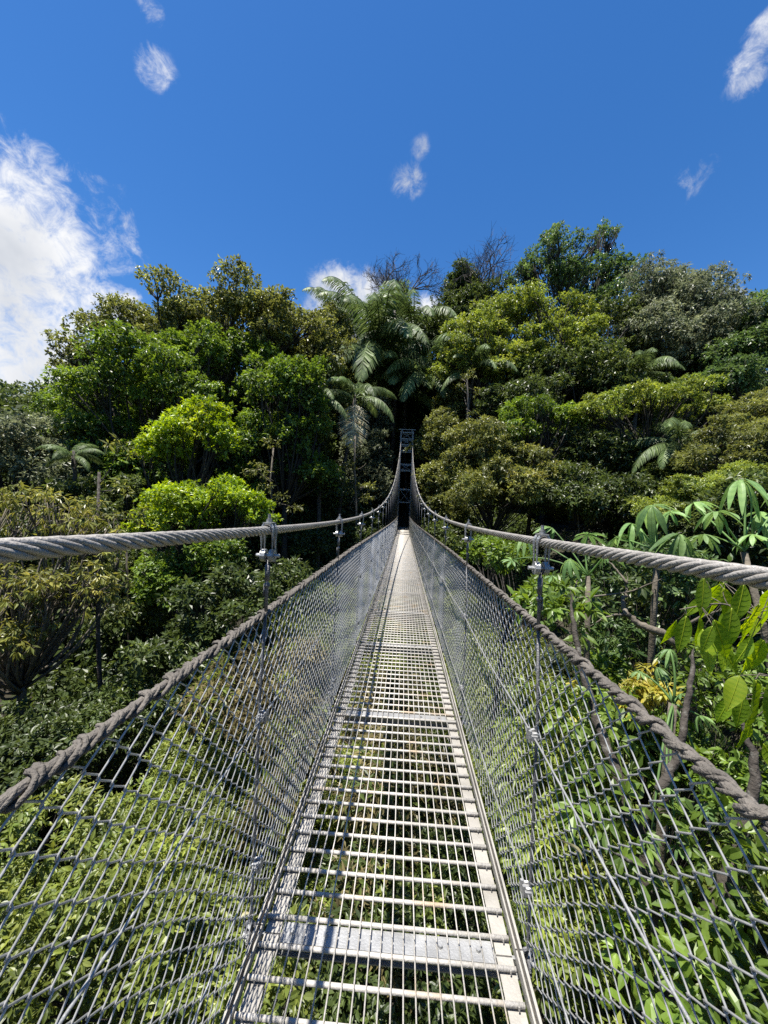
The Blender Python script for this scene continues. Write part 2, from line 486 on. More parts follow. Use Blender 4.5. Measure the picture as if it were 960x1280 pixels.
# back-stays are the bridge's own cables going on to the anchors
for s in (-1, 1):
    g = Geo(); g.tube([(s * CX, TY + .3, top + .06), (s * CX * 1.3, TY + 16, gz(0, TY + 16) + .1)], .0165, 6); bpart('back_stay', g, M['cable'])
land = empty('landing_platform', (0, TY + .6, DECK_Z), 'timber landing at the foot of the lattice tower, in deep shade', 'landing')
def lpart(name, geo, mat):
    o = link(name, geo.mesh(name, mat)); o.parent = land
    o.matrix_parent_inverse = Matrix.Translation(-Vector(land.location)); return o
bpy.context.view_layer.update()
g = Geo()
for k in range(14): g.box((0, Y_END + .06 + .07 + k * .16, DECK_Z - .03 + .004 * (k % 3)), (1.0, .145, .04))
lpart('board_deck', g, M['timber'])
for s in (-1, 1):
    for k in range(2):
        g = Geo(); g.box((s * .535, Y_END + .25 + k * 1.85, DECK_Z - .4), (.05, .09, 2.9 if k == 0 else 2.7)); lpart('post', g, M['timber'])
    g = Geo(); g.box((s * .535, Y_END + 1.18, DECK_Z + .9), (.04, 1.75, .09)); lpart('handrail', g, M['timber'])
g = Geo(); ys = np.linspace(Y_END + 2.3, Y_END + 26, 30)
xs = .4 * np.sin((ys - ys[0]) * .15)
V, Q = [], []
for k, (x, y) in enumerate(zip(xs, ys)):
    for j, w in enumerate((-.8, -.3, .3, .8)): V.append((x + w, y, gz(x + w, y) + .06 - .05 * abs(w)))
for k in range(29):
    for j in range(3): Q.append((k * 4 + j, k * 4 + j + 1, k * 4 + j + 5, k * 4 + j + 4))
g.add(V, Q); tag(link('path', g.mesh('path', M['path'], True)), kind='structure')

# ------------------------------------------------------------------ vegetation generators
def sphere_dirs(n, rng, up=0.0):
    d = rng.normal(size=(n, 3)); d = nrm(d); d[:, 2] += up * rng.random(n); return nrm(d)

def curve(a, b, n, rng, bend=.12, sag=0.):
    a = np.asarray(a, float); b = np.asarray(b, float)
    t = np.linspace(0, 1, n)[:, None]
    L = np.linalg.norm(b - a)
    m = (a + b) / 2 + rng.normal(size=3) * L * bend; m[2] += sag * L
    return (1 - t) ** 2 * a + 2 * t * (1 - t) * m + t * t * b

def fill_blobs(ells, rng, per, rb, dome=.5, flat=.75):
    """break each crown ellipsoid (centre, rx, ry, rz) into leaf pads on its upper shell"""
    out = []
    for (c, rx, ry, rz) in ells:
        n = int(np.clip(per * (rx * ry * rz) ** (2 / 3), 15, 24))
        k = np.arange(n) + .5
        cz = 1 - k / n * (1 + dome * 1.2); cz = np.clip(cz + rng.normal(size=n) * .12, -.85, 1)
        ph = k * 2.39996 + rng.normal(size=n) * .35
        sr = np.sqrt(np.maximum(0, 1 - cz ** 2)); f = np.where(rng.random(n) < .1, rng.uniform(.86, 1.0, n), rng.uniform(.45, .92, n))
        P = np.stack([np.cos(ph) * sr * rx, np.sin(ph) * sr * ry, cz * rz], -1) * f[:, None] + c
        for p in P:
            r = rb * (rx * ry * rz) ** (1 / 3) * rng.uniform(.55, 1.4)
            out.append((p, r, r * flat * rng.uniform(.75, 1.2)))
    return out

def leaf_pads(g, blobs, rng, dens, L, W, k=7, droop=.25, spread=1.0, up=.7, inner=.25, tipvar=0.1, cover=.8):
    for (p, r, rz) in blobs:
        n = max(6, int((cover * 4 * math.pi * (r * r * .5 + r * rz * .5)) / (k * .5 * L * W)))
        d = sphere_dirs(n, rng, up)
        rad = rng.uniform(.72, 1.06, n); ins = rng.random(n) < inner; rad[ins] = rng.uniform(.2, .75, ins.sum())
        # lumpy outline: sub-clumps
        lump = 1 + .16 * np.sin(d[:, 0] * 5 + p[0] * 3) * np.cos(d[:, 1] * 5 + p[1]) + .1 * np.sin(d[:, 2] * 9 + p[2])
        tips = p + d * np.stack([r * rad * lump, r * rad * lump, rz * rad * lump], -1)
        dk = np.repeat(d, k, 0); tk = np.repeat(tips, k, 0); N = len(tk)
        rr = nrm(rng.normal(size=(N, 3)))
        ax = dk * rng.uniform(.1, .8, (N, 1)) + rr * spread; ax[:, 2] -= droop
        ax = nrm(ax)
        upv = np.array([0, 0, 1.0]) + dk * .5 + rng.normal(size=(N, 3)) * .38
        ln = L * rng.uniform(.6, 1.35, N) * np.repeat(rng.uniform(.75, 1.2, n), k)
        tint = np.clip(np.repeat(rng.random(n), k) * .55 + rng.random(N) * .45 + rng.normal() * tipvar, 0, 1)
        g.leaves(tk + rr * L * .15, ax, upv, ln, ln * W / L * rng.uniform(.85, 1.15, N), rng, tint=tint)

def make_tree(name, label, cat, ells, mat, seed, leaf=.28, width=.5, per=.9, rb=.36, dens=26, k=7, droop=.25, trunk_r=.16,
              dome=.5, flat=.68, up=.95, inner=.25, cover=.72, bark='darkbark', spread=1.0, base=None, group=None, twigs=3, extra=None, fork=.55, limbs=True):
    rng = np.random.default_rng(seed)
    c0 = np.mean([e[0] for e in ells], axis=0)
    if base is None: base = np.array([c0[0] + rng.normal() * .4, c0[1] + .5 + rng.normal() * .4, 0.])
    base = np.array([base[0], base[1], gz(base[0], base[1])])
    root = empty(name, tuple(base), label, cat, group)
    blobs = fill_blobs(ells, rng, per, rb * 1.22, dome, flat)
    g = Geo(); leaf_pads(g, [(b[0] - base, b[1], b[2]) for b in blobs], rng, dens, leaf, leaf * width, k, droop, spread, up, inner, cover=cover)
    crown = link('crown', g.mesh('crown', mat), root)
    if extra:                                   # a second tone of leaves as its own part of the crown
        emat, frac, nm = extra
        g2 = Geo(); pick = [b for b in blobs if rng.random() < frac]
        leaf_pads(g2, [(b[0] - base + np.array([0, 0, b[2] * .25]), b[1], b[2]) for b in pick], rng, dens * .35, leaf, leaf * width, k, droop, spread, up, .1, cover=cover * .4)
        link(nm, g2.mesh(nm, emat), root)
    g = Geo()
    zmin = min(e[0][2] - e[3] for e in ells); 
    top = np.array([c0[0], c0[1], c0[2]]) - base
    h = top[2]
    fk = np.array([top[0] * .6 + rng.normal() * .15, top[1] * .6, max(h * fork, (zmin - base[2]) * .85)])
    P = curve((0, 0, -.4), fk, 9, rng, .03)
    g.tube(P, np.linspace(trunk_r, trunk_r * .62, 9), 8)
    if limbs:
        for (p, r, rz) in blobs:
            q = p - base - np.array([0, 0, rz * .3])
            t0 = rng.uniform(.0, .35)
            st = fk * (1 - t0 * .35)
            L = curve(st, q, 7, rng, .16, -.05)
            g.tube(L, np.linspace(trunk_r * .3, trunk_r * .08, 7), 5)
            for _ in range(twigs):
                d = sphere_dirs(1, rng, .9)[0] * np.array([r, r, rz]) * .85
                g.tube(curve(L[5], p - base + d, 4, rng, .12), np.linspace(trunk_r * .14, trunk_r * .04, 4), 4)
    link('trunk', g.mesh('trunk', M[bark], True), root)
    return root

def E(px, py, rx, ry, Y, deep=1.0):
    """crown ellipsoid from its outline in the photo and its distance"""
    s = ppm(px, Y); c = at(px, py, Y)
    return (c, rx / s, rx / s * deep, ry / s)

# palms ------------------------------------------------------------
def frond_mesh(name, L, up, droop, mat, seed, n=62, ll=.21, hang=.85):
    rng = np.random.default_rng(seed); g = Geo()
    t = np.linspace(0, 1, 24)
    ang = up - (up + droop) * t ** 1.25
    dl = L / 23
    yy = np.concatenate([[0], np.cumsum(np.cos(ang[:-1]) * dl)]); zz = np.concatenate([[0], np.cumsum(np.sin(ang[:-1]) * dl)])
    g.tube(np.stack([0 * yy, yy, zz], -1), np.linspace(.045, .008, 24) * L / 5, 5, tint=.8)
    ts = np.linspace(.16, .995, n)
    for s in (-1, 1):
        ty = np.interp(ts, t, yy); tz = np.interp(ts, t, zz); a = np.interp(ts, t, ang)
        prof = ll * L * np.sin(np.pi * np.clip(ts * .86 + .12, 0, 1)) ** .7
        fw = np.stack([0 * a, np.cos(a), np.sin(a)], -1)
        ax = fw * .55 + np.array([s * 1.0, 0, 0]) + np.array([0, 0, -1]) * (hang * rng.uniform(.4, 1.5, n))[:, None]
        ax = nrm(ax + rng.normal(size=(n, 3)) * .08)
        base = np.stack([0 * ty, ty, tz], -1)
        m = base + ax * prof[:, None] * .5
        ax2 = nrm(ax + np.array([0, 0, -1.0]) * (hang * .9))
        tip = m + ax2 * prof[:, None] * .5
        wv = nrm(np.cross(ax, np.cross(fw, ax))) * (.036 * L / 5 * rng.uniform(.8, 1.3, n))[:, None]
        V = np.stack([base - wv * .5, base + wv * .5, m + wv, m - wv, tip], 1).reshape(-1, 3)
        i = np.arange(n)[:, None] * 5
        tint = rng.random(n)
        g.add(V, i + np.array([[0, 1, 2, 3]]), i + np.array([[3, 2, 4]]), tint, tint)
    return g.mesh(name, mat)
FR = {}
def fronds(mat):
    if mat not in FR:
        FR[mat] = [frond_mesh('frond', 5, R(72), R(35), M[mat], 1), frond_mesh('frond', 5, R(52), R(55), M[mat], 2),
                   frond_mesh('frond', 5, R(30), R(68), M[mat], 3), frond_mesh('frond', 5, R(5), R(80), M[mat], 4), frond_mesh('frond', 5, R(-58), R(88), M[mat], 5, hang=.12, ll=.36)]
    return FR[mat]
def make_palm(label, px, py, Y, lpx, seed, n=16, mat='palm', group='palms', dead=0, az0=0., tr=.13):
    rng = np.random.default_rng(seed)
    hub = at(px, py, Y); b = np.array([hub[0] + rng.normal() * .5, hub[1] + rng.normal() * .5, 0]); b[2] = gz(b[0], b[1])
    root = empty('palm_tree', tuple(b), label, 'palm', group)
    g = Geo(); P = curve((0, 0, -.3), hub - b, 12, rng, .03)
    rr = np.linspace(tr * 1.2, tr, 12); g.tube(P, rr, 8); g.tube([hub - b + (0, 0, -.5), hub - b + (0, 0, .25)], [tr * 1.1, tr * .6], 8)
    link('trunk', g.mesh('trunk', M['bark'], True), root)
    sc = lpx / ppm(px, Y) / 3.8
    fr = fronds(mat)
    for i in range(n):
        kind = [0, 1, 1, 2, 2, 2, 3, 3][i % 8]
        o = link('frond', fr[kind], root); o.location = hub - b
        o.rotation_euler = (0, 0, az0 + i * 2.39996 + rng.normal() * .2); s = sc * rng.uniform(.85, 1.12); o.scale = (s, s, s)
    for i in range(dead):
        o = link('dead_frond', fronds('deadpalm')[4], root); o.location = hub - b
        tag(o, 'dry tan frond hanging down')
        o.rotation_euler = (0, 0, math.pi + (.1 if i == 0 else rng.uniform(-1.5, 1.5))); s = sc * 1.0; o.scale = (s, s, s)
    return root

def bare_tree(label, base_px, top_px, Y, spread_px, seed, lean=0.):
    rng = np.random.default_rng(seed)
    a = at(*base_px, Y); c = at(*top_px, Y); s = ppm(base_px[0], Y)
    b = np.array([a[0], a[1], gz(a[0], a[1])])
    root = empty('bare_tree', tuple(b), label, 'tree', 'bare trees on the skyline')
    g = Geo(); tw = Geo()
    L0 = np.linalg.norm(c - a)
    g.tube(curve((0, 0, -.3), a - b, 10, rng, .02), np.linspace(.28, .17, 10), 7)
    def grow(p, d, L, r, lev):   # limbs fork into ever finer twigs
        n = 5; pts = [p]; dd = d.copy()
        for i in range(n):
            dd = nrm(dd + rng.normal(size=3) * .16 + np.array([0, 0, .04])); pts.append(pts[-1] + dd * L / n)
        (g if lev < 3 else tw).tube(np.array(pts), np.linspace(r, r * .5, n + 1), 5 if lev < 2 else 3, cap=False)
        if lev >= 4: return
        for i in range(4):
            j = rng.integers(2, n + 1) if i else n
            ax = nrm(rng.normal(size=3)); nd = nrm(dd + nrm(np.cross(dd, ax)) * rng.uniform(.5, 1.15))
            grow(pts[j], nd, L * rng.uniform(.6, .8), r * .56, lev + 1)
    for d0 in ((-.5, .2, 1), (.55, -.2, .9), (.05, .5, 1.), (-.1, -.5, .9)):
        grow(a - b, nrm(np.array(d0) + rng.normal(size=3) * .15), spread_px / s * .62, .145, 0)
    link('trunk', g.mesh('trunk', M['twig'], True), root)
    link('twigs', tw.mesh('twigs', M['twig']), root)
    return root

# large detailed leaf ------------------------------------------------
def big_leaf(g, base, axis, up, L, W, rng, bendd=.35, fold=.12, tint=.5, n=7, obov=False):
    axis = nrm(np.asarray(axis, float)); side = nrm(np.cross(axis, up)); nor = np.cross(side, axis)
    t = np.linspace(0, 1, n)
    prof = np.sin(np.pi * t ** (.8 if not obov else 1.45)) ** (1.0 if not obov else .75) * (1 - .15 * t)
    prof[-1] = 0.0; prof[0] = .06
    V = []
    for i, tt in enumerate(t):
        c = base + axis * L * tt - nor * L * bendd * tt * tt
        w = W * .5 * prof[i]; wav = .05 * W * math.sin(tt * 9 + tint * 9); pl = (.03 if i % 2 else -.03) * W
        V += [c - side * w + nor * (fold * w * 2 + wav), c - side * w * .5 + nor * (fold * w * .7 + pl), c, c + side * w * .5 + nor * (fold * w * .7 + pl), c + side * w + nor * (fold * w * 2 - wav)]
    Q = []
    for i in range(n - 1):
        for j in range(4): Q.append((i * 5 + j, i * 5 + j + 1, i * 5 + j + 6, i * 5 + j + 5))
    g.add(V, Q, None, np.clip(tint + np.array([(.12 if (q // 4) % 2 else -.08) for q in range(len(Q))]), 0, 1))
    rib = np.array([V[i * 5 + 2] + nor * .0015 for i in range(n)])
    g.tube(rib, np.linspace(L * .014, L * .004, n), 4, tint=1.0)

def palmate_mesh(name, L, mat, seed, n=10, sag=.55):
    rng = np.random.default_rng(seed); g = Geo()
    for i in range(n):
        a = (i + .5) / n * 2 * math.pi * .93 + .22
        ax = np.array([math.cos(a), math.sin(a), -.12 - .12 * rng.random()])
        l = L * (1 + .13 * rng.normal()) * (.74 + .34 * math.sin(a / 2)); a += rng.normal() * .08; ax[2] += rng.normal() * .16
        big_leaf(g, np.array([0, 0, 0.]), ax, np.array([0, 0, 1.0]), l, l * .29, rng, sag * rng.uniform(.3, 1.6), rng.uniform(.02, .3), float(rng.uniform(.05, .9)), 15, True)
    return g.mesh(name, mat, True)

# ------------------------------------------------------------------ the trees of the far hillside
T = make_tree
# left side
T('broad_tree', 'huge umbrella-crowned tree with olive grey-green leaf pads, tallest on the left', 'tree',
  [E(285, 412, 95, 36, 29), E(205, 420, 82, 38, 28), E(365, 422, 62, 42, 28), E(122, 458, 48, 27, 27), E(395, 455, 38, 42, 29)], M['olive'], 1,
  leaf=0.221, width=.55, per=1.5, rb=.30, dens=30, trunk_r=.42, flat=.62, inner=.2, twigs=4)
T('green_tree', 'bright mid-green rounded tree in front of the umbrella tree, beneath the big cloud', 'tree',
  [E(145, 496, 70, 48, 22), E(215, 475, 75, 60, 23), E(120, 555, 55, 42, 21), E(265, 440, 40, 35, 24), E(165, 590, 60, 36, 21)], M['fresh'], 2, leaf=0.205, per=1.5, rb=.33, dens=30, trunk_r=.3, droop=.35)
T('green_tree', 'leafy green tree with rounded lobes between the umbrella tree and the palms', 'tree',
  [E(345, 490, 52, 40, 24), E(385, 530, 30, 45, 24), E(320, 455, 30, 26, 25), E(375, 475, 35, 32, 24), E(340, 555, 50, 34, 24), E(315, 600, 36, 34, 24), E(385, 590, 34, 40, 25)], M['fresh'], 3, leaf=0.205, per=1.5, rb=.34, dens=30, trunk_r=.24)
T('lime_tree', 'lime-green bushy tree with upright bright lobe, left of centre under the green tree', 'tree',
  [E(240, 550, 55, 36, 18), E(205, 565, 30, 22, 18), E(262, 525, 22, 22, 18)], M['lime'], 4, leaf=0.172, per=1.8, rb=.33, dens=34, trunk_r=.16, droop=.1, flat=.85, up=1.0)
T('lime_tree', 'brightest lime-green tree with dense frothy lobes just above the left cable', 'tree',
  [E(225, 640, 50, 38, 16), E(285, 625, 32, 28, 16.5), E(318, 645, 22, 26, 17), E(185, 655, 24, 22, 16)], M['lime'], 5, leaf=0.156, per=2.0, rb=.33, dens=36, trunk_r=.15, droop=.1, flat=.85, up=1.0)
T('green_tree', 'small green tree half shaded, seen below the left cable', 'tree',
  [E(220, 730, 42, 38, 15), E(275, 690, 30, 25, 15.5)], M['fresh'], 6, leaf=0.164, per=1.8, rb=.36, dens=30, trunk_r=.12)
T('silvery_tree', 'silvery grey-green tree at the left edge below the cloud', 'tree',
  [E(20, 555, 70, 48, 19), E(75, 590, 45, 45, 19), E(-60, 560, 60, 60, 19)], M['grey'], 7, leaf=0.221, width=.42, per=1.5, rb=.34, dens=24, trunk_r=.22)
T('drooping_tree', 'straggly tree with drooping yellow-brown leaves and bare grey branches at the left edge', 'tree',
  [E(35, 640, 55, 40, 11), E(120, 665, 45, 40, 11.5), E(20, 740, 55, 35, 10), E(95, 735, 45, 32, 10.5), E(10, 800, 40, 22, 9.5), E(-60, 690, 50, 60, 10)], M['ybrown'], 8, leaf=0.197, width=.30, per=1.9, rb=.36, dens=11, k=8, droop=.9, trunk_r=.15, bark='palebark', inner=.05, twigs=5, cover=.14)
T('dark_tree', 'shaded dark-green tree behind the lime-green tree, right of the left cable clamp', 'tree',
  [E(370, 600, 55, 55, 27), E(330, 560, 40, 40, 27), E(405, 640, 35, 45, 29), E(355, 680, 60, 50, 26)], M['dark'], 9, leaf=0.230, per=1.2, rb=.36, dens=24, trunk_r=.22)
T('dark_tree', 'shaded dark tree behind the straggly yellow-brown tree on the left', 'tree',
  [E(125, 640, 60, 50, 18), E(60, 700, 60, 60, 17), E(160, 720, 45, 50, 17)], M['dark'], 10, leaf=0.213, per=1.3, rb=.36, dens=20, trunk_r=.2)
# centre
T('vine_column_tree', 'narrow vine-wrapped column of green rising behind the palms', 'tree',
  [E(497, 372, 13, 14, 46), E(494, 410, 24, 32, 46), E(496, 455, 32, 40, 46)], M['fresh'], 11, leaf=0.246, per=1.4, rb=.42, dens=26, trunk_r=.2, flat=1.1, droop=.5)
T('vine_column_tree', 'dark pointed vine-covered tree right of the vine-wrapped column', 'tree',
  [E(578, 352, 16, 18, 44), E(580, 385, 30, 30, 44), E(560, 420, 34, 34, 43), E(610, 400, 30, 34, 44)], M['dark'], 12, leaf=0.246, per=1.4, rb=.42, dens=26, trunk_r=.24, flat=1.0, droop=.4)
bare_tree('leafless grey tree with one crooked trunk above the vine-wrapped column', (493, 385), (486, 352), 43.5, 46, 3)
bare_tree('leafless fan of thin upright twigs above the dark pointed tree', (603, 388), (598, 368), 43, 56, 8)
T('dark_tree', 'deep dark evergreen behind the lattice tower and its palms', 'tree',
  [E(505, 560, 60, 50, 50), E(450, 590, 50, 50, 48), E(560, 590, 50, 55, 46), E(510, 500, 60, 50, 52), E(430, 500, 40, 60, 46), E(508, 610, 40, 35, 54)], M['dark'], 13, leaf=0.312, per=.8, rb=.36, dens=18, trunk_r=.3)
# right side
T('tiered_tree', 'yellow-green tree with layered shelves of leaves right of the palms', 'tree',
  [E(600, 420, 48, 28, 35), E(575, 455, 35, 40, 34), E(640, 400, 50, 26, 37), E(625, 460, 45, 40, 34)], M['yellowgreen'], 14, leaf=0.221, per=1.4, rb=.32, dens=30, trunk_r=.28, flat=.55)
T('tiered_tree', 'broad yellow-green shelved tree below the tallest airy tree', 'tree',
  [E(680, 392, 50, 18, 36), E(700, 428, 55, 20, 35), E(660, 445, 30, 22, 34), E(735, 450, 40, 20, 34)], M['yellowgreen'], 15, leaf=0.213, per=1.5, rb=.30, dens=30, trunk_r=.26, flat=.5)
T('tall_airy_tree', 'tallest tree, airy dark-green crown with open fork against the blue sky', 'tree',
  [E(690, 318, 30, 24, 42), E(752, 302, 22, 24, 42), E(770, 345, 24, 26, 42), E(655, 345, 22, 14, 42), E(718, 350, 40, 30, 42), E(745, 385, 45, 25, 41)], M['deep'], 16, leaf=0.271, per=1.25, rb=.34, dens=17, trunk_r=.34, inner=.1, twigs=4, fork=.7, cover=.5)
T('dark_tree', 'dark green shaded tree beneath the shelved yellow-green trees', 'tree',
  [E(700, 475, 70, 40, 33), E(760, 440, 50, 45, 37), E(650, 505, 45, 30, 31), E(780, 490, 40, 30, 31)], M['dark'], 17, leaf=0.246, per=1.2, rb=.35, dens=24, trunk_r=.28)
T('dense_tree', 'dense domed tree with hanging silvery-olive leaves right of the tallest tree', 'tree',
  [E(840, 385, 55, 42, 36), E(885, 410, 42, 38, 35), E(810, 410, 40, 40, 36), E(850, 440, 75, 40, 34)], M['grey'], 18, leaf=0.279, width=.34, per=1.5, rb=.33, dens=26, trunk_r=.34, droop=.8, flat=.8)
T('green_tree', 'deep green tree leaning in from the right edge below the sky', 'tree',
  [E(950, 410, 36, 34, 31), E(930, 450, 45, 32, 30), E(990, 420, 50, 60, 31), E(905, 480, 40, 26, 28)], M['deep'], 19, leaf=0.246, per=1.5, rb=.35, dens=25, trunk_r=.28)
T('olive_tree', 'olive tree with fine flat shelves at the right edge above the bright green bush', 'tree',
  [E(920, 545, 60, 22, 19), E(955, 515, 45, 28, 21), E(885, 575, 45, 18, 18), E(990, 560, 50, 35, 19)], M['olive'], 20, leaf=0.148, width=.4, per=1.9, rb=.3, dens=40, trunk_r=.17, flat=.5)
T('flat_topped_tree', 'flat-topped lime-green tree with dark spreading limbs at right', 'tree',
  [E(785, 502, 58, 18, 24), E(848, 495, 45, 20, 24), E(745, 520, 32, 18, 24), E(880, 512, 26, 14, 24)], M['yellowgreen'], 21, leaf=0.164, per=1.9, rb=.3, dens=42, trunk_r=.22, flat=.5, fork=.72, droop=.1, inner=.1)
T('lime_tree', 'flat fresh-green patch of crown left of the flat-topped tree', 'tree',
  [E(665, 515, 38, 18, 25), E(710, 525, 36, 16, 25), E(640, 545, 30, 18, 25)], M['fresh'], 22, leaf=0.180, per=1.8, rb=.33, dens=34, trunk_r=.17, flat=.6)
T('coppery_tree', 'small tree with coppery yellow young leaves over green, right of the lattice tower', 'tree',
  [E(610, 560, 48, 34, 24), E(625, 610, 55, 34, 22), E(580, 585, 36, 36, 24), E(665, 590, 36, 36, 23)], M['olive'], 23, leaf=0.189, width=.4, per=1.8, rb=.32, dens=24, droop=.5, trunk_r=.14, extra=(M['ybrown'], .6, 'young_leaves'))
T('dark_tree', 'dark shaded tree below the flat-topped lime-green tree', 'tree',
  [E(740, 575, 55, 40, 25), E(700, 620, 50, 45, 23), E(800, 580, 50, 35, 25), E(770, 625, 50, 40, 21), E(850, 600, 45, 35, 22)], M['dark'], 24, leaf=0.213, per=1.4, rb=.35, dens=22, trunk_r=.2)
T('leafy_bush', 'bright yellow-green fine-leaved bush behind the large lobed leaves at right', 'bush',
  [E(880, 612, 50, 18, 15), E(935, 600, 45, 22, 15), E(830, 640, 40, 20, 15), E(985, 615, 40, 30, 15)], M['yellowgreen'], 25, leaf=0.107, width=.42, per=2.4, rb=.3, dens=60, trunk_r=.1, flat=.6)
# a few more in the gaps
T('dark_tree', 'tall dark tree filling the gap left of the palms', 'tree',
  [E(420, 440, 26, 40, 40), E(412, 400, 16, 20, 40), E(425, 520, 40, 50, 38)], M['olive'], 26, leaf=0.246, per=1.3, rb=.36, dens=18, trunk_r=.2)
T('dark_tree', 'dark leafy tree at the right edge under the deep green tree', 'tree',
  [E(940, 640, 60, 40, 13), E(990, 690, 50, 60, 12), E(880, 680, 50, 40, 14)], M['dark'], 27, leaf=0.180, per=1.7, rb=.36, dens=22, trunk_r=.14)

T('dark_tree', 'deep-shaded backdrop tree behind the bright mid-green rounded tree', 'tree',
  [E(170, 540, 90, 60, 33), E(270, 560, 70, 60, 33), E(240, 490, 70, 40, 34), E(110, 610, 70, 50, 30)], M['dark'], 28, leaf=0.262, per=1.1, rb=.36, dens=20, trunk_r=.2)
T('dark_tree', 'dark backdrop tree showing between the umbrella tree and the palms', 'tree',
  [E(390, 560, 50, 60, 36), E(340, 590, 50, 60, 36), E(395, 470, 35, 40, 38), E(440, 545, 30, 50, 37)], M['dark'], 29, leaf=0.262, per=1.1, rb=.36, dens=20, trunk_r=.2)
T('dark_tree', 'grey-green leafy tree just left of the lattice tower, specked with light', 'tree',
  [E(455, 570, 30, 40, 34), E(470, 610, 22, 35, 33), E(430, 620, 35, 35, 32), E(462, 520, 22, 30, 36)], M['grey'], 30, leaf=0.213, per=1.6, rb=.36, dens=24, trunk_r=.14)  # lighter leaf colour stands in for specks of lit leaves
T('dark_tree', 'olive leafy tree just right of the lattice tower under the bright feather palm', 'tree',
  [E(555, 555, 28, 40, 33), E(548, 610, 24, 35, 32), E(570, 640, 28, 28, 30), E(565, 510, 30, 30, 36)], M['olive'], 31, leaf=0.213, per=1.6, rb=.36, dens=24, trunk_r=.14)  # lighter leaf colour paints lit foliage into the dark centre
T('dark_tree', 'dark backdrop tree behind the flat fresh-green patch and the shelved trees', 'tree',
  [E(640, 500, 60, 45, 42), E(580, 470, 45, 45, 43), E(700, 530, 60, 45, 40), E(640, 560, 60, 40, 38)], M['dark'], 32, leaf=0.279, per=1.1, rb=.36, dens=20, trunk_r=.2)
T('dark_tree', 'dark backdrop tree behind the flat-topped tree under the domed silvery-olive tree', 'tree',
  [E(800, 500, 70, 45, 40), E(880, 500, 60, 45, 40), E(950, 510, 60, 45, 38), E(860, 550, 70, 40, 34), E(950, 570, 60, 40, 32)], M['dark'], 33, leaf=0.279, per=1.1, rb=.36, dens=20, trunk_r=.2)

# palms
make_palm('largest feather palm with long drooping fronds, above and left of the lattice tower', 475, 446, 41, 104, 2, 24, dead=0, az0=.3)
make_palm('bright feather palm fanning out just above the lattice tower, right of the largest palm', 541, 474, 39.5, 76, 3, 22, az0=.9)
make_palm('small dark palm silhouetted against the white cloud left of the other palms', 421, 392, 44, 42, 4, 12)
make_palm('palm with upright fronds against the cloud, behind the largest feather palm', 455, 402, 43, 68, 5, 16)
make_palm('palm with hanging fronds beside the vine-wrapped column', 517, 415, 42, 74, 6, 18)
make_palm('low palm right over the roof of the lattice tower', 494, 490, 41, 70, 7, 18)
make_palm('palm with one dry tan frond hanging over the forest left of the tower', 444, 498, 29, 52, 8, 12, dead=1)
make_palm('dark palm right of the bright feather palm, under the shelved tree', 592, 468, 34, 50, 9, 15)
make_palm('silvery palm in the shade under the domed silvery-olive tree', 800, 466, 31, 46, 10, 16)
make_palm('greyish palm under the flat-topped lime-green tree at right', 850, 555, 22, 60, 11, 16)
make_palm('small palm with spiky fan of fronds at the left below the bright green tree', 92, 570, 17, 30, 12, 16, tr=.08)
make_palm('palm half hidden in the crown at the left below the rounded green lobes', 395, 500, 27, 45, 13, 15)

# slender trunk on the left
def slender(label, pts, Y, r0, seed, bark='bark'):
    a = at(*pts[0], Y); c = at(*pts[-1], Y + .3)
    rng = np.random.default_rng(seed)
    b = np.array([a[0], a[1], gz(a[0], a[1])])
    root = empty('slender_tree', tuple(b), label, 'tree')
    g = Geo()
    P = np.array([at(*p, Y + .3 * i / len(pts)) - b for i, p in enumerate(pts)]); P = np.vstack([[P[0][0], P[0][1], -.3], P])
    g.tube(P, np.linspace(r0, r0 * .5, len(P)), 7)
    tips = []
    for i in range(12):
        t = rng.uniform(.5, 1); s = P[-1] * t + P[0] * (1 - t)
        d = nrm(rng.normal(size=3) + np.array([0, 0, .6])); e = s + d * rng.uniform(.6, 1.5)
        g.tube(curve(s, e, 5, rng, .12), np.linspace(r0 * .3, r0 * .07, 5), 4); tips.append(e)
    link('trunk', g.mesh('trunk', M[bark], True), root)
    g = Geo(); leaf_pads(g, [(t, .45, .3) for t in tips[:9]], rng, 40, .2, .07, 6, .6, cover=.25)
    link('crown', g.mesh('crown', M['olive']), root)
slender('slender straight grey trunk with sparse leaves below the left cable', [(126, 900), (122, 800), (121, 690), (124, 590)], 11.5, .085, 3)
slender('pale slim trunk standing in the shade below the flat-topped tree', [(724, 668), (722, 640), (721, 610), (720, 588)], 22, .06, 6, 'palebark')
slender('slim trunk in the gap between the bright feather palm and the coppery tree', [(586, 600), (584, 550), (585, 500), (583, 470)], 31, .12, 7, 'palebark')
slender('slim trunk rising left of the lattice tower below the dry tan frond', [(446, 660), (445, 620), (443, 580), (444, 545)], 27, .1, 8, 'palebark')
slender('slim leaning grey trunk in the dark gap under the rounded green lobes', [(345, 690), (342, 650), (338, 600), (342, 560)], 21, .08, 9, 'palebark')
slender('thin dark trunk in the shade left of the first left clamp', [(162, 880), (160, 780), (158, 690)], 14, .075, 5, 'darkbark')

